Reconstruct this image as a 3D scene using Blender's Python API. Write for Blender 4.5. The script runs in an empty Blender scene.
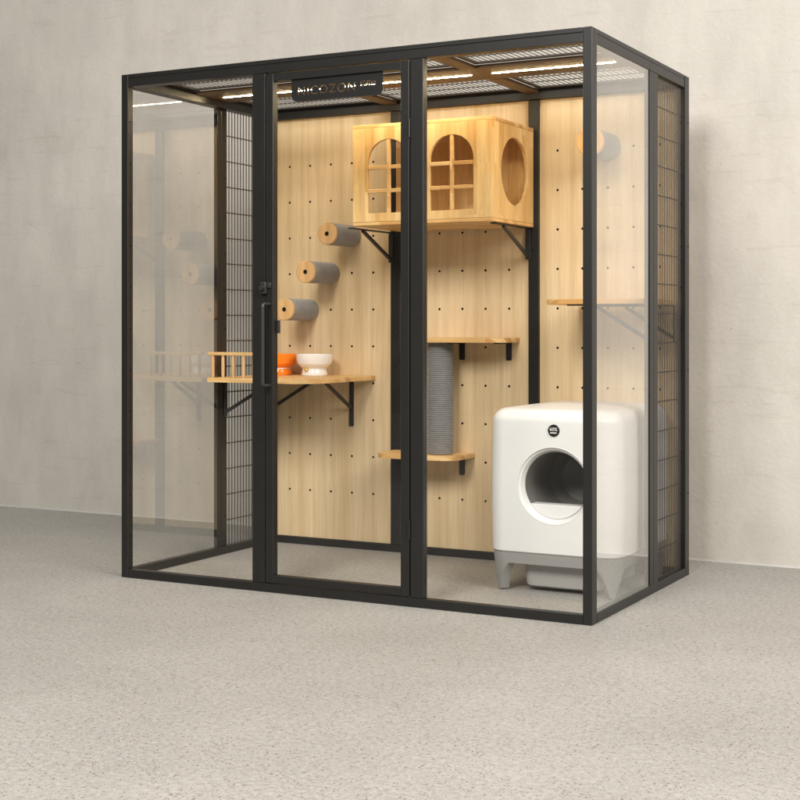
import bpy, bmesh, math, random
from mathutils import Vector, Matrix
random.seed(7)
S = bpy.context.scene
C = S.collection
R = math.radians
PI = math.pi

# ------------------------------------------------------------------ materials
def new_mat(name):
    m = bpy.data.materials.new(name); m.use_nodes = True
    nt = m.node_tree
    return m, nt, nt.nodes['Principled BSDF']

def N(nt, typ, **kw):
    n = nt.nodes.new(typ)
    for k, v in kw.items():
        if k.startswith('i_'):
            n.inputs[k[2:].replace('_', ' ')].default_value = v
        else:
            setattr(n, k, v)
    return n

def coords(nt, scale=(1, 1, 1), kind='Object'):
    tc = N(nt, 'ShaderNodeTexCoord')
    mp = N(nt, 'ShaderNodeMapping'); mp.inputs['Scale'].default_value = scale
    nt.links.new(tc.outputs[kind], mp.inputs['Vector'])
    return mp.outputs['Vector']

def ramp(nt, fac, stops):
    r = N(nt, 'ShaderNodeValToRGB')
    el = r.color_ramp.elements
    while len(el) < len(stops): el.new(0.5)
    for e, (p, c) in zip(el, stops):
        e.position = p; e.color = (*c, 1) if len(c) == 3 else c
    nt.links.new(fac, r.inputs['Fac'])
    return r.outputs['Color']

def mixc(nt, fac, a, b, mode='MIX'):
    m = N(nt, 'ShaderNodeMix', data_type='RGBA', blend_type=mode)
    for sock, v in ((m.inputs[0], fac), (m.inputs[6], a), (m.inputs[7], b)):
        if hasattr(v, 'links') or hasattr(v, 'is_linked'): nt.links.new(v, sock)
        elif isinstance(v, (int, float)): sock.default_value = v
        else: sock.default_value = (*v, 1)
    return m.outputs[2]

def noise(nt, vec, scale, detail=4, rough=.55):
    n = N(nt, 'ShaderNodeTexNoise')
    n.inputs['Scale'].default_value = scale; n.inputs['Detail'].default_value = detail
    n.inputs['Roughness'].default_value = rough
    nt.links.new(vec, n.inputs['Vector'])
    return n.outputs['Fac']

def bump(nt, bs, h, strength=.2, dist=.001):
    b = N(nt, 'ShaderNodeBump'); b.inputs['Strength'].default_value = strength
    b.inputs['Distance'].default_value = dist
    nt.links.new(h, b.inputs['Height']); nt.links.new(b.outputs['Normal'], bs.inputs['Normal'])

def paint(name, col, rough=.5, spec=.5, var=.08, bs_=.05):
    m, nt, bs = new_mat(name)
    v = coords(nt)
    n = noise(nt, v, 9, 5)
    a = tuple(c*(1-var) for c in col); b = tuple(min(1, c*(1+var)) for c in col)
    nt.links.new(ramp(nt, n, [(.3, a), (.7, b)]), bs.inputs['Base Color'])
    bs.inputs['Roughness'].default_value = rough
    bs.inputs['Specular IOR Level'].default_value = spec
    if bs_: bump(nt, bs, noise(nt, v, 900, 2), bs_, .0005)
    return m

M = {}
M['metal'] = paint('black_powder_coat', (.0125, .0117, .0105), .40, .45, .1, .12)
M['beam'] = paint('warm_lit_beam', (.12, .068, .030), .5, .4, .08)  # browner than the frame: warm bounce light partly put into the colour
M['wire'] = paint('dark_wire', (.06, .050, .040), .45)
M['steel'] = paint('dark_bracket_steel', (.025, .024, .023), .42, .5)
M['dark'] = paint('dark_hole', (.012, .008, .005), .8, .2)
M['white_plastic'] = paint('white_plastic', (.75, .745, .725), .33, .5, .015, .0)
M['grey_plastic'] = paint('grey_plastic', (.285, .28, .268), .45, .5, .03, .03)
M['bin_plastic'] = paint('pale_grey_plastic', (.42, .41, .39), .4, .5, .03, .0)
M['drum'] = paint('drum_plastic', (.17, .16, .145), .5, .4, .05)
M['white_glaze'] = paint('white_glaze', (.82, .80, .77), .15, .5, .01, 0)
M['orange_glaze'] = paint('orange_glaze', (.90, .22, .012), .17, .5, .02, 0)
M['gold'] = paint('brass_bell', (.75, .50, .12), .3, .5, .02, 0); M['gold'].node_tree.nodes['Principled BSDF'].inputs['Metallic'].default_value = .9
M['badge'] = paint('badge_black', (.008, .008, .008), .25, .5, .02, 0)
M['badge_white'] = paint('badge_white', (.75, .75, .72), .4, .5, .02, 0)
M['string'] = paint('string', (.30, .28, .25), .8)

def felt(name, col):
    m, nt, bs = new_mat(name)
    v = coords(nt)
    f = noise(nt, v, 260, 5, .8)
    g = noise(nt, v, 30, 3)
    c1 = ramp(nt, f, [(.3, tuple(c*.72 for c in col)), (.7, tuple(c*1.25 for c in col))])
    c2 = ramp(nt, g, [(.3, (.88, .88, .88)), (.7, (1.06, 1.06, 1.06))])
    nt.links.new(mixc(nt, 1.0, c1, c2, 'MULTIPLY'), bs.inputs['Base Color'])
    bs.inputs['Roughness'].default_value = .95
    bs.inputs['Specular IOR Level'].default_value = .1
    bs.inputs['Sheen Weight'].default_value = .3
    bump(nt, bs, f, .6, .0015)
    return m
M['felt'] = felt('grey_felt', (.28, .275, .27))
M['sisal'] = felt('grey_sisal', (.225, .22, .21))

def board_mat(name, ca, cb, cc, grain_axis='z', offs=0.0):
    """wood veneer: long soft grain running along one axis"""
    m, nt, bs = new_mat(name)
    sc = {'z': (1, 1, .045), 'x': (.045, 1, 1), 'y': (1, .045, 1)}[grain_axis]
    v = coords(nt, sc)
    big = noise(nt, v, 14, 4, .5)
    fine = noise(nt, v, 130, 5, .7)
    w = N(nt, 'ShaderNodeTexWave', wave_type='BANDS', bands_direction='X')
    w.inputs['Scale'].default_value = 5.5; w.inputs['Distortion'].default_value = 9
    w.inputs['Detail'].default_value = 3; w.inputs['Detail Scale'].default_value = 1.4
    nt.links.new(v, w.inputs['Vector'])
    c1 = ramp(nt, big, [(.28, ca), (.5, cb), (.74, cc)])
    c2 = ramp(nt, fine, [(.25, (.86, .84, .80)), (.7, (1.05, 1.05, 1.05))])
    c3 = ramp(nt, w.outputs['Fac'], [(.0, (.93, .915, .88)), (.5, (1, 1, 1)), (1, (1.02, 1.02, 1.02))])
    c = mixc(nt, 1.0, c1, c2, 'MULTIPLY'); c = mixc(nt, .8, c, c3, 'MULTIPLY')
    nt.links.new(c, bs.inputs['Base Color'])
    bs.inputs['Roughness'].default_value = .55
    bs.inputs['Specular IOR Level'].default_value = .3
    bump(nt, bs, fine, .12, .0006)
    return m
M['panel'] = board_mat('pegboard_veneer', (.66, .485, .275), (.725, .555, .335), (.775, .615, .39))

def block_mat(name, base, lo, hi, axis='x'):
    """finger-jointed solid wood: strips of blocks with their own tone and grain"""
    m, nt, bs = new_mat(name)
    tc = N(nt, 'ShaderNodeTexCoord')
    mp = N(nt, 'ShaderNodeMapping')
    if axis == 'z': mp.inputs['Rotation'].default_value = (0, R(90), 0)      # strips run vertically
    nt.links.new(tc.outputs['Object'], mp.inputs['Vector'])
    v0 = mp.outputs['Vector']
    sx = N(nt, 'ShaderNodeSeparateXYZ'); nt.links.new(v0, sx.inputs[0])
    def math_(op, a, b=None):
        n = N(nt, 'ShaderNodeMath', operation=op)
        for i, q in enumerate((a, b)):
            if q is None: continue
            if isinstance(q, (int, float)): n.inputs[i].default_value = q
            else: nt.links.new(q, n.inputs[i])
        return n.outputs[0]
    across = math_('ADD', sx.outputs['Y'], sx.outputs['Z'])
    row = math_('FLOOR', math_('MULTIPLY', across, 1/.042))
    wn = N(nt, 'ShaderNodeTexWhiteNoise', noise_dimensions='1D'); nt.links.new(row, wn.inputs['W'])
    xs = math_('ADD', math_('MULTIPLY', sx.outputs['X'], 1/.17), math_('MULTIPLY', wn.outputs['Value'], 7.3))
    col = math_('FLOOR', xs)
    cb = N(nt, 'ShaderNodeCombineXYZ'); nt.links.new(row, cb.inputs[0]); nt.links.new(col, cb.inputs[1])
    wn2 = N(nt, 'ShaderNodeTexWhiteNoise', noise_dimensions='2D'); nt.links.new(cb.outputs[0], wn2.inputs['Vector'])
    tone = wn2.outputs['Value']
    ms = N(nt, 'ShaderNodeMapping'); ms.inputs['Scale'].default_value = (.07, 1, 1)
    nt.links.new(v0, ms.inputs['Vector'])
    ad = N(nt, 'ShaderNodeVectorMath', operation='ADD'); nt.links.new(ms.outputs[0], ad.inputs[0])
    cb2 = N(nt, 'ShaderNodeCombineXYZ'); nt.links.new(math_('MULTIPLY', tone, 9.0), cb2.inputs[1]); nt.links.new(cb2.outputs[0], ad.inputs[1])
    fine = noise(nt, ad.outputs[0], 120, 5, .7)
    mid = noise(nt, ad.outputs[0], 30, 3, .6)
    c1 = ramp(nt, tone, [(0, lo), (.5, base), (1, hi)])
    c2 = ramp(nt, fine, [(.25, (.84, .80, .74)), (.7, (1.05, 1.05, 1.05))])
    c3 = ramp(nt, mid, [(.3, (.9, .87, .82)), (.65, (1.04, 1.04, 1.04))])
    c = mixc(nt, 1.0, c1, c2, 'MULTIPLY'); c = mixc(nt, 1.0, c, c3, 'MULTIPLY')
    nt.links.new(c, bs.inputs['Base Color'])
    bs.inputs['Roughness'].default_value = .42
    bs.inputs['Specular IOR Level'].default_value = .4
    bump(nt, bs, fine, .08, .0005)
    return m
M['wood'] = block_mat('rubberwood_blocks', (.73, .46, .19), (.60, .33, .115), (.81, .56, .27))
M['wood_v'] = block_mat('rubberwood_upright', (.75, .50, .215), (.64, .385, .14), (.81, .58, .28), 'z')
M['cap'] = board_mat('peg_cap_wood', (.58, .34, .14), (.68, .43, .20), (.74, .50, .26), 'z')

def glass_mat(name, tint, refl=2.7):
    m = bpy.data.materials.new(name); m.use_nodes = True
    nt = m.node_tree; nt.nodes.clear()
    out = N(nt, 'ShaderNodeOutputMaterial')
    tr = N(nt, 'ShaderNodeBsdfTransparent'); tr.inputs[0].default_value = (*tint, 1)
    gl = N(nt, 'ShaderNodeBsdfGlossy'); gl.inputs['Roughness'].default_value = .012; gl.inputs[0].default_value = (1, 1, 1, 1)
    fr = N(nt, 'ShaderNodeFresnel'); fr.inputs['IOR'].default_value = 1.5
    ge = N(nt, 'ShaderNodeNewGeometry')
    inv = N(nt, 'ShaderNodeMath', operation='SUBTRACT'); inv.inputs[0].default_value = 1
    nt.links.new(ge.outputs['Backfacing'], inv.inputs[1])
    k = N(nt, 'ShaderNodeMath', operation='MULTIPLY'); nt.links.new(fr.outputs[0], k.inputs[0]); nt.links.new(inv.outputs[0], k.inputs[1])
    k2 = N(nt, 'ShaderNodeMath', operation='MULTIPLY', use_clamp=True); nt.links.new(k.outputs[0], k2.inputs[0]); k2.inputs[1].default_value = refl
    # clear pane mixed with mirror reflection by the scaled Fresnel factor
    mx = N(nt, 'ShaderNodeMixShader'); nt.links.new(k2.outputs[0], mx.inputs[0])
    nt.links.new(tr.outputs[0], mx.inputs[1]); nt.links.new(gl.outputs[0], mx.inputs[2])
    nt.links.new(mx.outputs[0], out.inputs['Surface'])
    return m
M['glass'] = glass_mat('clear_glass', (.985, .985, .98))
M['front_glass'] = glass_mat('dim_reflect_front_glass', (.99, .99, .985), .7)  # reflections turned down so floor and surroundings barely show in front panes

def emit(name, col, s):
    m = bpy.data.materials.new(name); m.use_nodes = True
    nt = m.node_tree; nt.nodes.clear()
    out = N(nt, 'ShaderNodeOutputMaterial'); e = N(nt, 'ShaderNodeEmission')
    e.inputs[0].default_value = (*col, 1); e.inputs[1].default_value = s
    nt.links.new(e.outputs[0], out.inputs['Surface'])
    return m
M['led'] = emit('warm_light_strip', (1, .77, .44), 290)

def wall_mat():
    m, nt, bs = new_mat('trowelled_plaster')
    v = coords(nt)
    vs = coords(nt, (1, 1, .35))
    big = noise(nt, v, .9, 5, .6)
    streak = noise(nt, vs, 7, 6, .62)
    fine = noise(nt, v, 60, 4, .6)
    c = ramp(nt, big, [(.3, (.515, .486, .440)), (.7, (.585, .555, .506))])
    c2 = ramp(nt, streak, [(.25, (.89, .89, .885)), (.7, (1.04, 1.04, 1.035))])
    c = mixc(nt, 1.0, c, c2, 'MULTIPLY')
    vo = N(nt, 'ShaderNodeTexVoronoi', feature='F1'); vo.inputs['Scale'].default_value = 5.5; nt.links.new(v, vo.inputs['Vector'])
    pit = ramp(nt, vo.outputs['Distance'], [(0, (.62, .60, .56)), (.022, (.7, .68, .65)), (.03, (1, 1, 1))])
    c = mixc(nt, .65, c, pit, 'MULTIPLY')
    vo2 = N(nt, 'ShaderNodeTexVoronoi', feature='F1'); vo2.inputs['Scale'].default_value = 17; nt.links.new(vs, vo2.inputs['Vector'])
    c = mixc(nt, .55, c, ramp(nt, vo2.outputs['Distance'], [(0, (.60, .58, .55)), (.03, (.75, .74, .72)), (.045, (1, 1, 1))]), 'MULTIPLY')
    patch = noise(nt, v, 2.6, 7, .68)
    c = mixc(nt, 1.0, c, ramp(nt, patch, [(.30, (.92, .915, .90)), (.48, (1, 1, 1)), (.52, (.985, .985, .98)), (.72, (1.035, 1.03, 1.02))]), 'MULTIPLY')
    # thin trowel scratches
    vx = coords(nt, (.6, 1, 6.5))
    sc = noise(nt, vx, 5, 3, .5)
    scr = ramp(nt, sc, [(.63, (1, 1, 1)), (.665, (.90, .89, .875)), (.70, (1, 1, 1))])
    c = mixc(nt, .7, c, scr, 'MULTIPLY')
    nt.links.new(c, bs.inputs['Base Color'])
    bs.inputs['Roughness'].default_value = .8; bs.inputs['Specular IOR Level'].default_value = .2
    b = N(nt, 'ShaderNodeMath', operation='ADD'); nt.links.new(streak, b.inputs[0]); nt.links.new(fine, b.inputs[1])
    bump(nt, bs, b.outputs[0], .4, .004)
    return m

def floor_mat():
    m, nt, bs = new_mat('fine_terrazzo_concrete')
    v = coords(nt)
    big = noise(nt, v, 1.3, 5, .6)
    mid = noise(nt, v, 70, 4, .65)
    c = ramp(nt, big, [(.3, (.30, .289, .268)), (.7, (.365, .352, .328))])
    c = mixc(nt, 1.0, c, ramp(nt, mid, [(.3, (.80, .79, .77)), (.7, (1.14, 1.14, 1.13))]), 'MULTIPLY')
    for scale, thr, dk, amt in ((125, .30, (.58, .53, .48), .8), (78, .20, (.42, .31, .20), .95), (110, .34, (1.14, 1.14, 1.13), .7), (200, .36, (.68, .66, .63), .7)):
        vo = N(nt, 'ShaderNodeTexVoronoi', feature='F1'); vo.inputs['Scale'].default_value = scale
        nt.links.new(v, vo.inputs['Vector'])
        sep = N(nt, 'ShaderNodeSeparateColor'); nt.links.new(vo.outputs['Color'], sep.inputs[0])
        keep = N(nt, 'ShaderNodeMath', operation='GREATER_THAN'); nt.links.new(sep.outputs[0], keep.inputs[0]); keep.inputs[1].default_value = .62
        dist = N(nt, 'ShaderNodeMath', operation='LESS_THAN'); nt.links.new(vo.outputs['Distance'], dist.inputs[0]); dist.inputs[1].default_value = thr
        f = N(nt, 'ShaderNodeMath', operation='MULTIPLY'); nt.links.new(keep.outputs[0], f.inputs[0]); nt.links.new(dist.outputs[0], f.inputs[1])
        f2 = N(nt, 'ShaderNodeMath', operation='MULTIPLY'); nt.links.new(f.outputs[0], f2.inputs[0]); f2.inputs[1].default_value = amt
        c = mixc(nt, f2.outputs[0], c, mixc(nt, 1.0, c, dk, 'MULTIPLY'))
    nt.links.new(c, bs.inputs['Base Color'])
    bs.inputs['Roughness'].default_value = .62; bs.inputs['Specular IOR Level'].default_value = .3
    bump(nt, bs, mid, .2, .0015)
    return m
M['wall'] = wall_mat(); M['floor'] = floor_mat()

# ------------------------------------------------------------------ geometry helpers
def obj(name, bm, mat, parent=None, smooth=False, loc=(0, 0, 0)):
    me = bpy.data.meshes.new(name)
    bmesh.ops.recalc_face_normals(bm, faces=bm.faces)
    bm.to_mesh(me); bm.free()
    o = bpy.data.objects.new(name, me); C.objects.link(o)
    for m in (mat if isinstance(mat, (list, tuple)) else [mat]): me.materials.append(m)
    if smooth:
        for p in me.polygons: p.use_smooth = True
        me.set_sharp_from_angle(angle=R(20))
    if parent: o.parent = parent
    o.location = loc
    return o

def add_box(bm, x0, x1, y0, y1, z0, z1, bev=0.0015, mi=0):
    t = bmesh.new()
    bmesh.ops.create_cube(t, size=1)
    for v in t.verts:
        v.co = Vector(((x0+x1)/2+v.co.x*(x1-x0), (y0+y1)/2+v.co.y*(y1-y0), (z0+z1)/2+v.co.z*(z1-z0)))
    if bev: bmesh.ops.bevel(t, geom=t.edges[:], offset=bev, segments=1 if bev < .0019 else 2, affect='EDGES', profile=.5)
    for f in t.faces: f.material_index = mi
    merge(bm, t)

def merge(bm, t, mat=None):
    me = bpy.data.meshes.new('tmp'); t.to_mesh(me); t.free()
    if mat is not None: me.transform(mat)
    bm.from_mesh(me); bpy.data.meshes.remove(me)

def box(name, b, mat, parent, bev=.0015, smooth=True):
    """mesh whose origin is at the centre of the box base"""
    x0, x1, y0, y1, z0, z1 = b
    bm = bmesh.new(); add_box(bm, x0, x1, y0, y1, z0, z1, bev)
    return obj(name, bm, mat, parent, smooth)

def add_prism(bm, pts, z0, z1, bev=0, axis='z', mi=0):
    t = bmesh.new()
    lo = [t.verts.new((x, y, z0)) for x, y in pts]; hi = [t.verts.new((x, y, z1)) for x, y in pts]
    t.faces.new(lo[::-1]); t.faces.new(hi)
    n = len(pts)
    for i in range(n): t.faces.new((lo[i], lo[(i+1) % n], hi[(i+1) % n], hi[i]))
    if bev:
        es = [e for e in t.edges if abs(e.verts[0].co.z-e.verts[1].co.z) < 1e-6]
        bmesh.ops.bevel(t, geom=es, offset=bev, segments=2, affect='EDGES', profile=.5)
    for f in t.faces: f.material_index = mi
    m = None
    if axis == 'x': m = Matrix(((0, 0, 1, 0), (1, 0, 0, 0), (0, 1, 0, 0), (0, 0, 0, 1)))      # pts are (y, z)
    if axis == 'y': m = Matrix(((1, 0, 0, 0), (0, 0, 1, 0), (0, 1, 0, 0), (0, 0, 0, 1)))      # pts are (x, z)
    merge(bm, t, m)

def rrect(x0, x1, y0, y1, radii, seg=8):
    """rounded rectangle, radii for corners (x0y0, x1y0, x1y1, x0y1)"""
    pts = []
    for (cx, cy, sx, sy, a0), r in zip(((x0, y0, 1, 1, 180), (x1, y0, -1, 1, 270), (x1, y1, -1, -1, 0), (x0, y1, 1, -1, 90)), radii):
        if r <= 0: pts.append((cx, cy)); continue
        for i in range(seg+1):
            a = R(a0+90*i/seg)
            pts.append((cx+sx*r+r*math.cos(a), cy+sy*r+r*math.sin(a)))
    return pts

def add_tube(bm, p0, p1, r, seg=12, cap=True):
    p0, p1 = Vector(p0), Vector(p1); d = p1-p0
    t = bmesh.new()
    bmesh.ops.create_cone(t, cap_ends=cap, segments=seg, radius1=r, radius2=r, depth=d.length)
    m = Matrix.Translation((p0+p1)/2) @ d.to_track_quat('Z', 'Y').to_matrix().to_4x4()
    merge(bm, t, m)

def add_bar(bm, p0, p1, w, h, up=(0, 0, 1), bev=.001):
    """flat bar from p0 to p1; w across, h along 'up'"""
    p0, p1 = Vector(p0), Vector(p1); d = (p1-p0); L = d.length; d.normalize()
    s = d.cross(Vector(up)).normalized(); u = s.cross(d).normalized()
    t = bmesh.new(); add_box(t, -w/2, w/2, 0, L, -h/2, h/2, bev)
    m = Matrix((( s.x, d.x, u.x, p0.x), (s.y, d.y, u.y, p0.y), (s.z, d.z, u.z, p0.z), (0, 0, 0, 1)))
    merge(bm, t, m)

def add_lathe(bm, prof, seg=48, m=None, mi=None):
    t = bmesh.new(); rings = []
    for r, z in prof:
        if r < 1e-6: rings.append([t.verts.new((0, 0, z))])
        else: rings.append([t.verts.new((r*math.cos(2*PI*i/seg), r*math.sin(2*PI*i/seg), z)) for i in range(seg)])
    for k, (a, b) in enumerate(zip(rings, rings[1:])):
        for i in range(seg):
            j = (i+1) % seg
            if len(a) == 1 and len(b) == 1: continue
            if len(a) == 1: f = t.faces.new((a[0], b[i], b[j]))
            elif len(b) == 1: f = t.faces.new((a[i], a[j], b[0]))
            else: f = t.faces.new((a[i], a[j], b[j], b[i]))
            if mi: f.material_index = mi[k]
    merge(bm, t, m)

def empty(name, label, cat, loc, group=None):
    o = bpy.data.objects.new(name, None); C.objects.link(o); o.location = loc
    o['label'] = label; o['category'] = cat
    if group: o['group'] = group
    o.empty_display_size = .1
    return o

class Root:
    """parts are modelled in world coordinates and shifted so that the parent's origin is the thing's base"""
    def __init__(s, name, label, cat, loc, group=None):
        s.e = empty(name, label, cat, loc, group); s.loc = Vector(loc)
    def part(s, name, bm, mat, smooth=True, under=None, label=None):
        for v in bm.verts: v.co -= s.loc
        o = obj(name, bm, mat, under or s.e, smooth)
        if label: o['label'] = label
        return o
    def box(s, name, b, mat, bev=.0015, under=None, label=None):
        bm = bmesh.new(); add_box(bm, *b, bev)
        return s.part(name, bm, mat, True, under, label)

# ------------------------------------------------------------------ the setting
bm = bmesh.new()
vs = [bm.verts.new(p) for p in ((-9, -9, 0), (12, -9, 0), (12, 1.34, 0), (-9, 1.34, 0))]; bm.faces.new(vs)
fl = obj('floor', bm, M['floor']); fl['kind'] = 'structure'
bm = bmesh.new(); add_box(bm, -9, 12, 1.345, 1.5, -.05, 5, 0)
sk = bmesh.new(); add_box(sk, -9, 12, 1.339, 1.3465, .0003, .006, 0)
joint_strip = obj('pale_joint_strip', sk, paint('pale_strip', (.56, .545, .515), .7)); joint_strip['kind'] = 'structure'  # thin pale strip added along the foot of the wall
wl = obj('wall', bm, M['wall']); wl['kind'] = 'structure'

# ------------------------------------------------------------------ the enclosure
W, D, H = 1.8, 1.02, 1.82
RT, RB = .045, .030       # top and bottom rail heights
cage = Root('cat_enclosure', 'large black framed glass cat cage with pegboard back wall and wire mesh sides', 'cat cage', (W/2, D/2, 0))

def groove_post(x0, x1, y0, y1, z0, z1, gx=None, gy=None):
    """square post with a fine shadow gap along its outer faces"""
    bm = bmesh.new()
    if gx is None and gy is None: add_box(bm, x0, x1, y0, y1, z0, z1, .0018); return bm
    g = .0009
    if gx is not None:
        add_box(bm, x0, gx-g, y0, y1, z0, z1, .0015); add_box(bm, gx+g, x1, y0, y1, z0, z1, .0015)
    else:
        add_box(bm, x0, x1, y0, gy-g, z0, z1, .0015); add_box(bm, x0, x1, gy+g, y1, z0, z1, .0015)
    return bm

def bolt_holes(bm, x, y, face, z0=.15, z1=1.72, step=.15, r=.0032, mi=1):
    z = z0
    while z < z1:
        d = {'+x': (1, 0), '-x': (-1, 0), '+y': (0, 1), '-y': (0, -1)}[face]
        t = bmesh.new(); bmesh.ops.create_cone(t, cap_ends=True, segments=10, radius1=r, radius2=r, depth=.003)
        for f in t.faces: f.material_index = mi
        m = Matrix.Translation((x, y, z)) @ Vector((d[0], d[1], 0)).to_track_quat('Z', 'Y').to_matrix().to_4x4()
        merge(bm, t, m); z += step

mm = [M['metal'], M['dark']]
zt, zb = H-RT, RB
# corner posts run floor to roof
for (x0, x1, y0, y1, hx) in ((0, .030, 0, .030, .030), (W-.030, W, 0, .044, W-.030), (0, .030, .972, D, .030), (W-.030, W, .972, D, W-.030)):
    bm = groove_post(x0, x1, y0, y1, 0.0, H)
    bolt_holes(bm, hx, (y0+y1)/2, '+x' if x0 == 0 else '-x')
    if y0 > .5: bolt_holes(bm, (x0+x1)/2, y0, '-y')
    else: bolt_holes(bm, (x0+x1)/2, y1, '+y')
    if x0 > 1 and y0 > .5: bolt_holes(bm, W, y0+.035, '+x', .3, 1.7, .45)
    cage.part('corner_post', bm, mm)
# front posts
for x0, x1, g in ((.567, .619, .594), (1.179, 1.226, 1.202)):
    cage.part('front_post', groove_post(x0, x1, 0, .030, zb+.0005, zt-.0005), M['metal'])
# back posts
for x0, x1 in ((.586, .630), (1.185, 1.227)):
    bm = groove_post(x0, x1, .972, D, zb+.0005, zt-.0005); bolt_holes(bm, (x0+x1)/2, .972, '-y')
    cage.part('back_post', bm, mm)
# side posts (pane frame and mesh frame side by side)
for x0, x1 in ((0, .020), (W-.020, W)):
    ya, yb = (.577, .640) if x0 == 0 else (.562, .650)
    bm = groove_post(x0, x1, ya, yb, zb+.0005, zt-.0005, gy=.602)
    bolt_holes(bm, x1 if x0 == 0 else x0, .626, '+x' if x0 == 0 else '-x')
    cage.part('side_post', bm, mm)
# rails, top (roof tier above wall tier) and bottom
for y0, y1 in ((0, .045), (.960, D)):
    bm = bmesh.new()
    add_box(bm, .0305, W-.0305, y0, y1, zt, 1.8042, .0009); add_box(bm, .0305, W-.0305, y0, y1, 1.805, H, .0014)
    cage.part('top_rail', bm, M['metal'])
    cage.box('bottom_rail', (.0305, W-.0305, y0 if y0 == 0 else .975, .030 if y0 == 0 else D, 0, RB), M['metal'])
for x0, x1 in ((0, .045), (W-.045, W)):
    xa, xb = (x0, x1)
    bm = bmesh.new()
    add_box(bm, xa, xb, .0455, .9595, zt, 1.8042, .0009); add_box(bm, xa, xb, .0455, .9595, 1.805, H, .0014)
    cage.part('top_rail', bm, M['metal'])
    cage.box('bottom_rail', (x0 if x0 == 0 else W-.030, .030 if x0 == 0 else W, .0455, .9715, 0, RB), M['metal'])

# roof: three bays of wire mesh either side of a lit centre beam
PB0, PB1 = .385, .615
cage.box('roof_beam', (.0455, W-.0455, PB0, PB1, 1.800, 1.812), M['beam'])
for xc in (.595, 1.205):
    for y0, y1 in ((.0455, PB0-.0005), (PB1+.0005, .9595)):
        cage.box('cross_beam', (xc-.027, xc+.027, y0, y1, 1.7985, 1.8125), M['beam'])
def wires(bm, mk, a0, a1, b0, b1, da, db, r, cross_r):
    """mk(a, b) -> point; dense wires run along b, sparse ones along a"""
    n = round((a1-a0)/da)
    for i in range(1, n):
        a = a0+(a1-a0)*i/n; add_tube(bm, mk(a, b0, 0), mk(a, b1, 0), r, 6, False)
    k = round((b1-b0)/db)
    for j in range(1, k):
        b = b0+(b1-b0)*j/k; add_tube(bm, mk(a0, b, 1), mk(a1, b, 1), cross_r, 6, False)
bays = ((.0455, .568), (.622, 1.178), (1.232, W-.0455))
for x0, x1 in bays:
    for y0, y1 in ((.0455, PB0), (PB1, .9595)):
        bm = bmesh.new()
        e = .022
        for bb in ((x0, x1, y0, y0+e), (x0, x1, y1-e, y1), (x0, x0+e, y0+e, y1-e), (x1-e, x1, y0+e, y1-e)):
            add_box(bm, bb[0]+.0006, bb[1]-.0006, bb[2]+.0006, bb[3]-.0006, 1.813, 1.8195, .001)
        wires(bm, lambda a, b, q: (a, b, 1.815+q*.003), x0+e, x1-e, y0+e, y1-e, .0205, .095, .0016, .0019)
        cage.part('roof_mesh', bm, M['wire'])
for x0, x1 in ((.10, .555), (.635, 1.165), (1.245, 1.70)):
    bm = bmesh.new(); add_box(bm, x0, x1, 0.4978, .5022, 1.7988, 1.7999, .0003)
    cage.part('light_strip', bm, M['led'])
# side mesh
for xm in (.015, W-.015):
    bm = bmesh.new()
    wires(bm, lambda a, b, q: (xm + (q*.004 if xm < 1 else -q*.004), a, b), .6405 if xm < 1 else .6505, .9715, zb, zt, .0205, .1045, .0021 if xm < 1 else .0024, .0023)
    cage.part('side_mesh', bm, M['wire'])
# glass
cage.box('glass_pane', (.0305, .5665, .012, .017, zb+.0005, zt-.0005), M['front_glass'], 0)
cage.box('glass_pane', (1.2265, W-.0305, .012, .017, zb+.0005, zt-.0005), M['front_glass'], 0)
cage.box('glass_pane', (.0125, .0175, .0305, .5765, zb+.0005, zt-.0005), M['glass'], 0)
cage.box('glass_pane', (W-.0085, W-.0035, .0445, .5615, zb+.0005, zt-.0005), M['glass'], 0)

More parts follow.
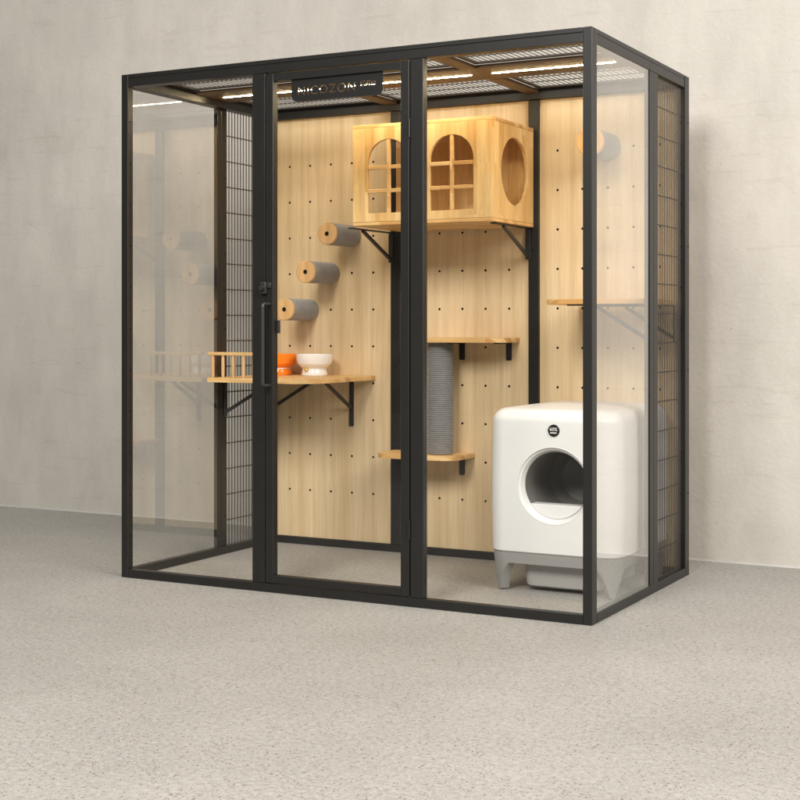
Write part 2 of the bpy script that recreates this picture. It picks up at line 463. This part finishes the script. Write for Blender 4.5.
# pegboard back panels with real holes
def pegboard(x0, x1, xs):
    bm = bmesh.new(); yf, yb, dep = .985, 1.003, .014
    zs = [.227+.15*i for i in range(10)]
    xe = [x0]+[(a+b)/2 for a, b in zip(xs, xs[1:])]+[x1]
    ze = [RB+.001]+[(a+b)/2 for a, b in zip(zs, zs[1:])]+[zt-.001]
    cache = {}
    def V(x, y, z):
        k = (round(x, 5), round(y, 5), round(z, 5))
        if k not in cache: cache[k] = bm.verts.new((x, y, z))
        return cache[k]
    seg, r = 16, .0048
    for i, cx in enumerate(xs):
        for j, cz in enumerate(zs):
            a, b, c, d = xe[i], xe[i+1], ze[j], ze[j+1]
            per = [(b, cz), (b, d), (cx, d), (a, d), (a, cz), (a, c), (cx, c), (b, c)]
            cir = [(cx+r*math.cos(2*PI*k/seg), cz+r*math.sin(2*PI*k/seg)) for k in range(seg)]
            for q in range(8):
                p0, p1 = per[q], per[(q+1) % 8]
                c0 = [cir[(2*q+s) % seg] for s in (2, 1, 0)]
                bm.faces.new([V(p0[0], yf, p0[1]), V(p1[0], yf, p1[1])]+[V(u, yf, w) for u, w in c0])
            for k in range(seg):
                u0, u1 = cir[k], cir[(k+1) % seg]
                f = bm.faces.new([V(u0[0], yf, u0[1]), V(u1[0], yf, u1[1]), V(u1[0], yf+dep, u1[1]), V(u0[0], yf+dep, u0[1])])
                f.material_index = 1
            f = bm.faces.new([V(u, yf+dep, w) for u, w in cir]); f.material_index = 1
    zc0, zc1 = ze[0], ze[-1]
    # sides and back
    fr = [V(x, yf, zc0) for x in sorted(set(xe+list(xs)))] + [V(x1, yf, z) for z in sorted(set(ze[1:]+zs))]
    B = [V(x0, yb, zc0), V(x1, yb, zc0), V(x1, yb, zc1), V(x0, yb, zc1)]
    bm.faces.new(B)
    bm.faces.new([V(x, yf, zc0) for x in sorted(set(xe+list(xs)))]+[B[1], B[0]])
    bm.faces.new([V(x, yf, zc1) for x in sorted(set(xe+list(xs)))]+[B[2], B[3]])
    bm.faces.new([V(x0, yf, z) for z in sorted(set(ze+zs))]+[B[3], B[0]])
    bm.faces.new([V(x1, yf, z) for z in sorted(set(ze+zs))]+[B[2], B[1]])
    return cage.part('pegboard', bm, [M['panel'], M['dark']], smooth=False)
pegboard(.0305, .5855, [.1, .2, .3, .4, .5])
pegboard(.6305, 1.1845, [.7, .8, .9, 1.0, 1.1])
pegboard(1.2275, W-.0305, [1.3, 1.4, 1.5, 1.6, 1.7])

# door with its panes, handle, lock, sign
DX0, DX1, DZ0, DZ1 = .6225, 1.1755, .0335, 1.7705
bm = bmesh.new(); st = .031
add_box(bm, DX0, DX0+st, -.002, .028, DZ0, DZ1, .0015); add_box(bm, DX1-st, DX1, -.002, .028, DZ0, DZ1, .0015)
add_box(bm, DX0+st, DX1-st, -.0015, .0275, DZ0, DZ0+.026, .0012); add_box(bm, DX0+st, DX1-st, -.0015, .0275, DZ1-.026, DZ1, .0012)
door = cage.part('door', bm, M['metal'])
cage.box('glass_pane', (DX0+st+.0003, DX1-st-.0003, .012, .017, DZ0+.0265, DZ1-.0265), M['front_glass'], 0, under=door)
bm = bmesh.new()
hx, hy = .640, -.046
pts = [(hx, -.002, .985), (hx, hy+.010, .985), (hx, hy+.003, .982), (hx, hy, .974), (hx, hy, .718), (hx, hy+.003, .710), (hx, hy+.010, .707), (hx, -.002, .707)]
for a, b in zip(pts, pts[1:]): add_tube(bm, a, b, .0058, 24)
for p in pts[1:-1]:
    t = bmesh.new(); bmesh.ops.create_uvsphere(t, u_segments=24, v_segments=12, radius=.0058); merge(bm, t, Matrix.Translation(p))
cage.part('handle', bm, M['steel'], under=door)
bm = bmesh.new(); add_box(bm, .608, .632, -.016, -.0015, 1.020, 1.060, .003)
add_tube(bm, (.620, -.028, 1.040), (.620, -.015, 1.040), .0085, 18); add_box(bm, .632, .648, -.010, -.0022, 1.040, 1.058, .002)
cage.part('lock', bm, M['steel'], under=door)
cage.box('latch', (DX0+st+.0003, DX0+st+.010, .0185, .030, .885, .930), M['steel'], under=door)
for z in (.25, 1.55):
    bm = bmesh.new(); add_tube(bm, (1.1775, -.0045, z-.03), (1.1775, -.0045, z+.03), .004, 12)
    cage.part('hinge', bm, M['metal'], under=door)

# sign plate: cut letters, real openings
def sign():
    cu = bpy.data.curves.new('sign_text', 'FONT'); cu.body = 'NICOZON'; cu.size = .042; cu.align_x = 'LEFT'; cu.align_y = 'CENTER'; cu.space_character = 1.12
    o1 = bpy.data.objects.new('sign_text', cu); C.objects.link(o1)
    cu2 = bpy.data.curves.new('sign_text2', 'FONT'); cu2.body = '尼可宠'; cu2.size = .021; cu2.align_x = 'LEFT'; cu2.align_y = 'CENTER'
    o2 = bpy.data.objects.new('sign_text2', cu2); C.objects.link(o2)
    bpy.context.view_layer.update()
    dg = bpy.context.evaluated_depsgraph_get()
    polys = []
    for o, ox, oy, wd in ((o1, -.150, -.004, .222), (o2, .090, .002, .060)):
        grp = []
        cc = o.to_curve(dg, apply_modifiers=False)
        for sp in cc.splines:
            P = []
            bp = sp.bezier_points
            if len(bp):
                n = len(bp)
                for i in range(n):
                    a, b = bp[i], bp[(i+1) % n]
                    for k in range(4):
                        t = k/4; u = 1-t
                        P.append(u**3*a.co+3*u*u*t*a.handle_right+3*u*t*t*b.handle_left+t**3*b.co)
            else: P = [Vector(p.co[:3]) for p in sp.points]
            if (P[0]-P[-1]).length < 1e-5: P = P[:-1]
            grp.append([(p.x, p.y) for p in P])
        o.to_curve_clear()
        xs = [p[0] for P in grp for p in P]; k = wd/(max(xs)-min(xs))
        polys += [[((p[0]-min(xs))*k+ox, p[1]+oy) for p in P] for P in grp]
    bpy.data.objects.remove(o1); bpy.data.objects.remove(o2)
    w, h = .352/2, .076/2
    outline = rrect(-w, w, -h, h, (.022, .022, 0, 0), 8)
    cv = bpy.data.curves.new('sign_shape', 'CURVE'); cv.dimensions = '2D'; cv.fill_mode = 'BOTH'; cv.extrude = .0012
    for P in [outline]+polys:
        s = cv.splines.new('POLY'); s.points.add(len(P)-1)
        for q, (x, y) in zip(s.points, P): q.co = (x, y, 0, 1)
        s.use_cyclic_u = True
    oc = bpy.data.objects.new('sign_shape', cv); C.objects.link(oc)
    bpy.context.view_layer.update()
    dg = bpy.context.evaluated_depsgraph_get()
    me = bpy.data.meshes.new_from_object(oc.evaluated_get(dg))
    bpy.data.objects.remove(oc)
    bm = bmesh.new(); bm.from_mesh(me)
    m = Matrix(((1, 0, 0, .898), (0, 0, -1, .008), (0, 1, 0, 1.7065), (0, 0, 0, 1)))
    bmesh.ops.transform(bm, matrix=m, verts=bm.verts)
    return bm
cage.part('sign_plate', sign(), M['metal'], smooth=False, under=door)

# ------------------------------------------------------------------ cat house on brackets
hx0, hx1, hy0, hy1, hz0, hz1 = .633, 1.209, .582, .968, 1.287, 1.665
house = Root('cat_house', 'pale wooden cat house with two arched windows and a round side opening', 'cat house', ((hx0+hx1)/2, (hy0+hy1)/2, hz0))
T = .013
house.box('roof_board', (hx0, hx1, hy0, hy1, hz1-T, hz1), M['wood'], .002)
house.box('floor_board', (hx0, hx1, hy0, hy1, hz0, hz0+T), M['wood'], .002)

def arch_outline(cx, w, z0, z1, seg=18):
    r = w/2; P = [(cx-r, z0), (cx+r, z0)]
    for i in range(seg+1):
        a = PI*i/seg; P.append((cx+r*math.cos(a), z1-r+r*math.sin(a)))
    return P

def plate_with_holes(outer, holes, th):
    """flat plate in local xy with holes, thickness th, via a filled 2D curve"""
    cv = bpy.data.curves.new('shape', 'CURVE'); cv.dimensions = '2D'; cv.fill_mode = 'BOTH'; cv.extrude = th/2-.0012; cv.bevel_depth = .0012; cv.bevel_resolution = 1; cv.offset = -.0012
    for P in [outer]+holes:
        s = cv.splines.new('POLY'); s.points.add(len(P)-1)
        for q, (x, y) in zip(s.points, P): q.co = (x, y, 0, 1)
        s.use_cyclic_u = True
    oc = bpy.data.objects.new('shape', cv); C.objects.link(oc)
    bpy.context.view_layer.update()
    me = bpy.data.meshes.new_from_object(oc.evaluated_get(bpy.context.evaluated_depsgraph_get()))
    bpy.data.objects.remove(oc)
    bm = bmesh.new(); bm.from_mesh(me); bmesh.ops.remove_doubles(bm, verts=bm.verts, dist=1e-5)
    return bm
wz0, wz1, ww = 1.332, 1.607, .176
wins = (hx0+.152, 1.046)
outer = [(hx0, hz0+T+.0004), (hx1-.0005, hz0+T+.0004), (hx1-.0005, hz1-T-.0004), (hx0, hz1-T-.0004)]
bm = plate_with_holes(outer, [arch_outline(c, ww, wz0, wz1) for c in wins], T)
m_xz = lambda y: Matrix(((1, 0, 0, 0), (0, 0, -1, y), (0, 1, 0, 0), (0, 0, 0, 1)))
bmesh.ops.transform(bm, matrix=m_xz(hy0+T/2), verts=bm.verts)
front = house.part('front_wall', bm, M['wood_v'])
for c in wins:
    bm = bmesh.new()
    b = .007
    add_box(bm, c-b, c+b, hy0+.0012, hy0+T-.0015, wz0+.0003, wz1-.0003, .0012)
    for z in (wz0+.083, wz0+.171):
        for q0, q1 in ((c-ww/2+.0003, c-b-.0002), (c+b+.0002, c+ww/2-.0003)):
            add_box(bm, q0, q1, hy0+.0014, hy0+T-.0017, z-b, z+b, .0012)
    house.part('window_bars', bm, M['wood'], under=front)
# right side wall with a round opening (a plane at x = hx1)
cy, cz = (hy0+T+hy1)/2+.008, 1.482
circ = [(cy+.126*math.cos(2*PI*i/56), cz+.126*math.sin(2*PI*i/56)) for i in range(56)]
outer = [(hy0+T+.0004, hz0+T+.0004), (hy1, hz0+T+.0004), (hy1, hz1-T-.0004), (hy0+T+.0004, hz1-T-.0004)]
bm = plate_with_holes(outer, [circ], T)
bmesh.ops.transform(bm, matrix=Matrix(((0, 0, 1, hx1-T/2-.0005), (1, 0, 0, 0), (0, 1, 0, 0), (0, 0, 0, 1))), verts=bm.verts)
house.part('side_wall', bm, M['wood_v'])
house.box('back_wall', (hx0+.001, hx1-T-.0012, hy1-T-.026, hy1-.026, hz0+T+.0004, hz1-T-.0004), M['wood_v'], .001)
for x in (.590, 1.185):
    bm = bmesh.new()
    add_box(bm, x-.010, x+.010, .640, .971, hz0-.0055, hz0-.0005, .001)
    add_box(bm, x-.010, x+.010, .966, .971, 1.165, hz0-.006, .001)
    add_bar(bm, (x, .735, hz0-.007), (x, .964, 1.178), .012, .012, up=(0, 1, 1))
    house.part('bracket', bm, M['steel'])

# ------------------------------------------------------------------ jumping pegs
def make_peg(x, z, r, y_tip, label, name='climbing_peg', group='felt covered climbing pegs'):
    p = Root(name, label, 'climbing peg', (x, .9845, z), group)
    to_y = Matrix.Translation((x, 0, z)) @ Matrix.Rotation(R(90), 4, 'X')     # local z -> -y
    bm = bmesh.new(); L0, L1 = -.9845, -(y_tip+.013)
    add_lathe(bm, [(0, L0), (r*.93, L0), (r*.985, L0+.003), (r, L0+.008)] + [(r, L0+.008+(L1-L0-.010)*k/8) for k in range(1, 9)] + [(r*.985, L1), (0, L1)], 56, to_y)
    p.part('felt_sleeve', bm, M['felt'])
    bm = bmesh.new(); rc = r*1.0; a, b = -(y_tip+.0128), -y_tip
    add_lathe(bm, [(0, a), (rc-.001, a), (rc, a+.001), (rc, b-.0025), (rc-.0025, b), (.0095, b), (.0095, b-.006), (0, b-.006)], 56, to_y)
    cap = p.part('end_cap', bm, M['cap'])
    bm = bmesh.new()
    add_lathe(bm, [(0, b-.0058), (.005, b-.0058), (.0062, b-.004), (.009, b+.0004), (.0075, b+.0012), (.004, b-.002), (0, b-.003)], 24, to_y)
    p.part('bolt', bm, M['dark'], under=cap)
    return p
make_peg(.4, 1.277, .0445, .783, 'topmost of the three grey felt pegs stepping up the left pegboard')
make_peg(.3, 1.127, .0445, .783, 'middle of the three grey felt pegs stepping up the left pegboard')
make_peg(.2, .977, .0445, .783, 'lowest of the three grey felt pegs, just above the orange bowl')
make_peg(1.5, 1.577, .0525, .795, 'thicker grey felt peg high on the right pegboard behind the corner post')
b = Root('hanging_ball', 'small pale ball on a string below the thick peg, mostly behind the corner post', 'toy ball', (1.5, .775, 1.289))
bm = bmesh.new(); t = bmesh.new(); bmesh.ops.create_uvsphere(t, u_segments=24, v_segments=20, radius=.017)
merge(bm, t, Matrix.Translation((1.5, .775, 1.289))); b.part('ball', bm, M['white_glaze'])
bm = bmesh.new(); add_tube(bm, (1.5, .775, 1.305), (1.5, .775, 1.572), .0012, 8); add_tube(bm, (1.5, .775, 1.574), (1.5, .794, 1.577), .002, 8)
b.part('string', bm, M['string'])

# ------------------------------------------------------------------ shelves
def shelf_board(bm, x0, x1, y0, y1, z0, z1, radii):
    add_prism(bm, rrect(x0, x1, y0, y1, radii, 12), z0, z1, .002)

def strut(root, p0, p1, up, wall=None):
    bm = bmesh.new(); add_bar(bm, p0, p1, .012, .011, up=up)
    root.part('bracket', bm, M['steel'])

# feeding platform, left corner
pl = Root('feeding_platform', 'wooden corner shelf with a small spindle railing carrying two pet bowls', 'shelf', (.27, .75, .69))
bm = bmesh.new(); shelf_board(bm, .0305, .510, .490, .9845, .690, .708, (0, .13, 0, 0)); pl.part('shelf_board', bm, M['wood'])
zbr = .6895
def side_bracket(root, x_in, x_out, y, ztop, zlow, arm=None):
    """L of flat bar on the side post with a diagonal strut, seen below a shelf"""
    bm = bmesh.new(); s = 1 if x_out > x_in else -1
    xa = arm if arm is not None else x_out
    add_box(bm, min(x_in, xa), max(x_in, xa), y-.010, y+.010, ztop-.0045, ztop, .001)
    add_box(bm, min(x_in, x_in+s*.0045), max(x_in, x_in+s*.0045), y-.010, y+.010, zlow-.02, ztop-.005, .001)
    add_bar(bm, (x_in+s*.005, y, zlow), (x_out, y, ztop-.006), .012, .012, up=(0, 0, 1))
    root.part('bracket', bm, M['steel'])
side_bracket(pl, .0208, .235, .628, zbr, .568, .29)
side_bracket(pl, .0308, .235, .952, zbr, .568, .29)
bm = bmesh.new()
add_box(bm, .390, .410, .9795, .9842, .500, zbr-.005, .001); add_box(bm, .390, .410, .730, .9842, zbr-.0045, zbr, .001)
add_bar(bm, (.4, .979, .575), (.4, .775, zbr-.006), .012, .012)
pl.part('bracket', bm, M['steel'])
bm = bmesh.new(); add_box(bm, .0308, .300, .4935, .5085, .795, .808, .003); rail = pl.part('guard_rail', bm, M['wood'])
for i in range(6):
    x = .050+.0475*i
    bm = bmesh.new(); add_lathe(bm, [(0, .7085), (.0052, .7085), (.0062, .72), (.0066, .75), (.0062, .783), (.0050, .7945), (0, .7945)], 18, Matrix.Translation((x, .501, 0)))
    pl.part('spindle', bm, M['cap'], under=rail)

def bowl(name, x, y, z, mat, label, bell):
    r = Root(name, label, 'pet bowl', (x, y, z), 'pet bowls on the feeding platform')
    bm = bmesh.new()
    add_lathe(bm, [(0, .0), (.050, 0), (.0525, .002), (.0530, .006), (.0505, .018), (.0480, .026), (.0495, .030), (.060, .037), (.0685, .048), (.0735, .064), (.0745, .083), (.0738, .0865), (.0722, .087), (.0708, .0855), (.0690, .068), (.062, .050), (.048, .040), (.02, .0365), (0, .036)], 64, Matrix.Translation((x, y, z)))
    o = r.part('bowl_body', bm, mat)
    bm = bmesh.new()
    add_lathe(bm, [(.0492, .0262), (.0500, .0275), (.0500, .0297), (.0492, .031)], 64, Matrix.Translation((x, y, z)))
    r.part('collar_line', bm, M['white_glaze'] if bell is None else M['white_glaze'])
    if bell:
        d = Vector(bell).normalized()
        t = bmesh.new(); bmesh.ops.create_uvsphere(t, u_segments=28, v_segments=16, radius=.0078)
        bm = bmesh.new(); merge(bm, t, Matrix.Translation(Vector((x, y, z+.025))+d*.056)); r.part('bell', bm, M['gold'])
bowl('pet_bowl', .2880, .875, .7085, M['white_glaze'], 'white ceramic pet bowl with a tiny gold bell on the platform', (-.1, -1, 0))
bowl('pet_bowl', .1150, .880, .7085, M['orange_glaze'], 'orange ceramic pet bowl half hidden behind the door frame', None)

# scratching-post shelf, middle bay
sp = Root('scratching_post_shelf', 'two small wooden shelves joined by a grey sisal scratching post', 'cat shelf', (.87, .9, .395))
bm = bmesh.new(); shelf_board(bm, .770, 1.145, .800, .9845, .847, .865, (.05, .09, 0, 0)); sp.part('upper_shelf', bm, M['wood'])
bm = bmesh.new(); shelf_board(bm, .605, .955, .790, .9845, .395, .413, (.06, .075, 0, 0)); sp.part('lower_shelf', bm, M['wood'])
for x, zt_ in ((.9, .8465), (1.1, .8465), (.9, .3945), (.7, .3945)):
    bm = bmesh.new()
    add_prism(bm, rrect(x-.0115, x+.0115, zt_-.070, zt_-.0055, (.006, .006, 0, 0), 6), -.9842, -.9802, 0)
    # prism was built along z: turn it so that it lies on the wall
    bmesh.ops.transform(bm, matrix=Matrix(((1, 0, 0, 0), (0, 0, -1, 0), (0, 1, 0, 0), (0, 0, 0, 1))), verts=bm.verts)
    add_box(bm, x-.0115, x+.0115, .86, .9842, zt_-.005, zt_, .001)
    sp.part('bracket', bm, M['steel'])
bm = bmesh.new(); prof = [(0, .4135)]
npt = 54; r0 = .0520; dz = (.8465-.4140)/npt
for i in range(npt):
    z = .4140+dz*i; rr = r0+random.uniform(-.0003, .0003)
    prof += [(rr-.0034, z), (rr-.0006, z+dz*.22), (rr, z+dz*.5), (rr-.0006, z+dz*.78)]
prof += [(r0-.0021, .8465), (0, .8467)]
add_lathe(bm, prof, 56, Matrix.Translation((.853, .885, 0)))
sp.part('scratching_post', bm, M['sisal'])

# right corner shelf
rs = Root('jump_shelf', 'plain wooden jump shelf on diagonal brackets against the right side wall', 'shelf', (1.585, .78, .985))
bm = bmesh.new(); shelf_board(bm, 1.385, 1.7695, .590, .9620, .986, 1.004, (.09, 0, 0, .03)); rs.part('shelf_board', bm, M['wood'])
side_bracket(rs, 1.7692, 1.585, .625, .9855, .868, 1.48)
side_bracket(rs, 1.7692, 1.585, .940, .9855, .868, 1.48)

# ------------------------------------------------------------------ litter box
lx0, lx1, ly0, ly1 = 1.276, 1.748, .392, .968
LZ0, LZ1 = .138, .636
lb = Root('litter_box', 'white rounded automatic litter box on grey legs with round front entrance', 'litter box', ((lx0+lx1)/2, (ly0+ly1)/2, 0))
def ring_pts(inset, seg=10, rad=.058):
    return rrect(lx0+inset, lx1-inset, ly0+inset, ly1-inset, (max(rad-inset, .004),)*4, seg)
bm = bmesh.new(); rings = []
prof = [(.004, LZ0), (.0, LZ0+.004)]
for k in range(9):                                       # straight wall, very slightly bellied
    t = (k+1)/10; prof.append((-.003*math.sin(PI*t), LZ0+.004+(LZ1-.050-LZ0)*t))
rt = .046
for k in range(0, 10):
    a = R(90*k/9); prof.append((rt*(1-math.cos(a)), LZ1-.008-rt+rt*math.sin(a)))
prof += [(rt+.03, LZ1-.0045), (rt+.08, LZ1-.0015), (rt+.13, LZ1)]
for ins, z in prof: rings.append([bm.verts.new((x, y, z)) for x, y in rrect(lx0+ins, lx1-ins, ly0+ins, ly1-ins, (max(.060-ins*.55, .012),)*4, 10)])
for a, b_ in zip(rings, rings[1:]):
    n = len(a)
    for i in range(n): bm.faces.new((a[i], a[(i+1) % n], b_[(i+1) % n], b_[i]))
bm.faces.new(rings[0][::-1]); bm.faces.new(rings[-1])
body = lb.part('body', bm, M['white_plastic'])
# cut the entrance
ecx, ecz, er, ir = 1.519, .371, .1315, .1140
cb = bmesh.new()
add_lathe(cb, [(0, ly0-.05), (er, ly0-.05), (er, ly0+.0005), (er-.003, ly0+.003), (er-.010, ly0+.0065), (ir+.004, ly0+.016), (ir, ly0+.024), (ir, ly0+.34), (0, ly0+.34)], 96,
          Matrix(((1, 0, 0, ecx), (0, 0, 1, 0), (0, -1, 0, ecz), (0, 0, 0, 1))))
for v in cb.verts: v.co -= lb.loc
bmesh.ops.recalc_face_normals(cb, faces=cb.faces)
mc = bpy.data.meshes.new('cut'); cb.to_mesh(mc); cb.free()
oc = bpy.data.objects.new('cut', mc); C.objects.link(oc); oc.parent = lb.e
md = body.modifiers.new('b', 'BOOLEAN'); md.operation = 'DIFFERENCE'; md.solver = 'EXACT'; md.object = oc
bpy.context.view_layer.update()
me2 = bpy.data.meshes.new_from_object(body.evaluated_get(bpy.context.evaluated_depsgraph_get()))
body.modifiers.clear(); old = body.data; body.data = me2; me2.name = 'body'
bpy.data.objects.remove(oc)
if not me2.materials: me2.materials.append(M['white_plastic'])
for p in me2.polygons: p.use_smooth = True
me2.set_sharp_from_angle(angle=R(32))
to_y = Matrix(((1, 0, 0, ecx), (0, 0, 1, 0), (0, -1, 0, ecz), (0, 0, 0, 1)))
# rim line round the entrance: a thin raised bead
bm = bmesh.new()
add_lathe(bm, [(er+.0003, ly0+.002), (er+.0003, ly0-.0020), (er-.0012, ly0-.0028), (er-.0030, ly0-.0012), (er-.0036, ly0+.004)], 96, to_y)
lb.part('entrance_ring', bm, M['white_plastic'])
bm = bmesh.new()
add_lathe(bm, [(ir-.0006, ly0+.026), (ir-.0006, ly0+.20), (ir-.004, ly0+.25), (ir-.03, ly0+.30), (0, ly0+.325)], 72, to_y)
lb.part('drum', bm, M['drum'])
# white sill filling the foot of the opening
zs = ecz-.066; hw = math.sqrt((ir-.001)**2-.066**2)
P = [(ecx-hw, zs), (ecx+hw, zs)]
a0 = math.asin(-.066/(ir-.001)); 
for k in range(1, 20):
    a = a0-(PI+2*a0)*k/20
    P.append((ecx+(ir-.001)*math.cos(a), ecz+(ir-.001)*math.sin(a)))
bm = bmesh.new(); add_prism(bm, P, ly0+.022, ly0+.075, .0015, axis='y')
lb.part('sill', bm, M['white_plastic'])
# badge
bz = .558; bx = 1.521
bm = bmesh.new(); yb_ = ly0-.0022
add_lathe(bm, [(0, ly0+.001), (.0205, ly0+.001), (.0205, ly0-.004), (.0195, ly0-.005), (0, ly0-.005)], 40, Matrix(((1, 0, 0, bx), (0, 0, 1, 0), (0, -1, 0, bz), (0, 0, 0, 1))))
badge = lb.part('display', bm, M['badge'])
def text_bm(s, size, ext, x, y, z):
    cu = bpy.data.curves.new('t', 'FONT'); cu.body = s; cu.size = size; cu.extrude = ext; cu.align_x = 'CENTER'; cu.align_y = 'CENTER'; cu.offset = .0001
    o = bpy.data.objects.new('t', cu); C.objects.link(o); bpy.context.view_layer.update()
    me = bpy.data.meshes.new_from_object(o.evaluated_get(bpy.context.evaluated_depsgraph_get())); bpy.data.objects.remove(o)
    bm = bmesh.new(); bm.from_mesh(me)
    bmesh.ops.transform(bm, matrix=Matrix(((1, 0, 0, x), (0, 0, -1, y), (0, 1, 0, z), (0, 0, 0, 1))), verts=bm.verts)
    return bm
bm = text_bm('60%', .0165, .0004, bx, ly0-.0055, bz+.004)
add_box(bm, bx-.0115, bx+.0115, ly0-.0062, ly0-.0052, bz-.0095, bz-.0058, .0002)
lb.part('display_text', bm, M['badge_white'], smooth=False, under=badge)
# grey base: skirt with four tapering legs and arches between
def skirt():
    bm = bmesh.new()
    out = rrect(lx0+.002, lx1-.002, ly0+.002, ly1-.002, (.058,)*4, 10)
    # resample the perimeter finely
    P = []
    n = len(out)
    for i in range(n):
        a, b_ = Vector(out[i]), Vector(out[(i+1) % n]); L = (b_-a).length; k = max(1, int(L/.006))
        for j in range(k): P.append(a+(b_-a)*j/k)
    cx, cy = (lx0+lx1)/2, (ly0+ly1)/2
    def zlow(p):
        # distance along the side from the nearest corner
        dx, dy = min(p.x-lx0, lx1-p.x), min(p.y-ly0, ly1-p.y)
        d = max(dx, dy)
        t = min(max((d-.024)/.062, 0), 1); t = 1-(1-t)**2.2
        return .100*t
    cols = []
    for p in P:
        zl = zlow(p); col = []
        for k in range(6):
            z = LZ0-.001+(zl-LZ0+.001)*k/5
            q = (LZ0-z)/LZ0                                  # 0 at the top, 1 at the floor
            ins = .013*q**1.1
            dxs = Vector((cx-p.x, cy-p.y))
            x = p.x+ins*(1 if p.x < cx else -1)*(1 if min(p.x-lx0, lx1-p.x) < .07 else 0)
            y = p.y+ins*(1 if p.y < cy else -1)*(1 if min(p.y-ly0, ly1-p.y) < .07 else 0)
            col.append((x, y, z))
        cols.append(col)
    def inner(c):
        x, y, z = c; t = .016
        ix = min(max(x, lx0+t+.002+.022*(LZ0-z)/LZ0), lx1-t-.002-.022*(LZ0-z)/LZ0)
        iy = min(max(y, ly0+t+.002+.022*(LZ0-z)/LZ0), ly1-t-.002-.022*(LZ0-z)/LZ0)
        # round inner corner
        return (ix, iy, z)
    Vo = [[bm.verts.new(c) for c in col] for col in cols]
    def shrink(p, c):
        return c
    Vi = []
    for col in cols:
        r = []
        for c in col:
            x, y, z = c; s = .026
            ix = cx+(x-cx)*(1-s/((lx1-lx0)/2)); iy = cy+(y-cy)*(1-s/((ly1-ly0)/2))
            r.append(bm.verts.new((ix, iy, z)))
        Vi.append(r)
    n = len(Vo)
    for i in range(n):
        j = (i+1) % n
        for k in range(5):
            bm.faces.new((Vo[i][k], Vo[j][k], Vo[j][k+1], Vo[i][k+1])); bm.faces.new((Vi[i][k], Vi[i][k+1], Vi[j][k+1], Vi[j][k]))
        bm.faces.new((Vo[i][5], Vo[j][5], Vi[j][5], Vi[i][5])); bm.faces.new((Vo[i][0], Vi[i][0], Vi[j][0], Vo[j][0]))
    return bm
lb.part('leg_base', skirt(), M['grey_plastic'])
bm = bmesh.new(); rings = []
for ins, z in ((.012, .014), (.002, .020), (0, .03), (-.006, .134)):
    rings.append([bm.verts.new((x, y, z)) for x, y in rrect(1.385+ins, 1.665-ins, .450+ins, .840-ins, (.035,)*4, 6)])
for a, b_ in zip(rings, rings[1:]):
    n = len(a)
    for i in range(n): bm.faces.new((a[i], a[(i+1) % n], b_[(i+1) % n], b_[i]))
bm.faces.new(rings[0][::-1]); bm.faces.new(rings[-1])
lb.part('waste_bin', bm, M['bin_plastic'])

# ------------------------------------------------------------------ camera, lights, world
cam = bpy.data.cameras.new('camera'); co = bpy.data.objects.new('camera', cam); C.objects.link(co)
co.location = (3.318, -4.131, .91); co.rotation_euler = (R(90), 0, R(28.18))
cam.lens = 64.66; cam.sensor_width = 36; cam.shift_x = .0125; cam.shift_y = -.0925; cam.clip_end = 60
S.camera = co

def area(name, loc, target, size, power, col, size_y=None):
    l = bpy.data.lights.new(name, 'AREA'); l.energy = power; l.color = col; l.size = size
    if size_y: l.shape = 'RECTANGLE'; l.size_y = size_y
    o = bpy.data.objects.new(name, l); C.objects.link(o); o.location = loc
    o.rotation_euler = (Vector(target)-Vector(loc)).to_track_quat('-Z', 'Y').to_euler()
    return o
area('key_softbox', (5.6, -2.0, 3.8), (1.6, .9, .8), 2.8, 290, (1, .965, .925))
area('front_fill', (1.6, -5.0, 4.1), (1.0, .9, .7), 1.7, 285, (1, .97, .93))  # unseen fill lamp added to brighten the cage interior

w = bpy.data.worlds.new('World'); S.world = w; w.use_nodes = True
wn = w.node_tree
bg = wn.nodes['Background']; bg.inputs[1].default_value = .58
tc = N(wn, 'ShaderNodeTexCoord'); sz = N(wn, 'ShaderNodeSeparateXYZ'); wn.links.new(tc.outputs['Generated'], sz.inputs[0])
# added gradient: dim low to keep front panes free of reflections, bright above
wn.links.new(ramp(wn, sz.outputs['Z'], [(.0, (.05, .048, .045)), (.30, (.08, .077, .073)), (.62, (1, .985, .965))]), bg.inputs[0])

S.render.engine = 'CYCLES'
S.cycles.transparent_max_bounces = 24; S.cycles.max_bounces = 10; S.cycles.diffuse_bounces = 5; S.cycles.glossy_bounces = 5
S.view_settings.view_transform = 'Standard'; S.view_settings.look = 'None'
S.view_settings.exposure = .15; S.view_settings.gamma = 1
S.render.resolution_x = 1024; S.render.resolution_y = 1024
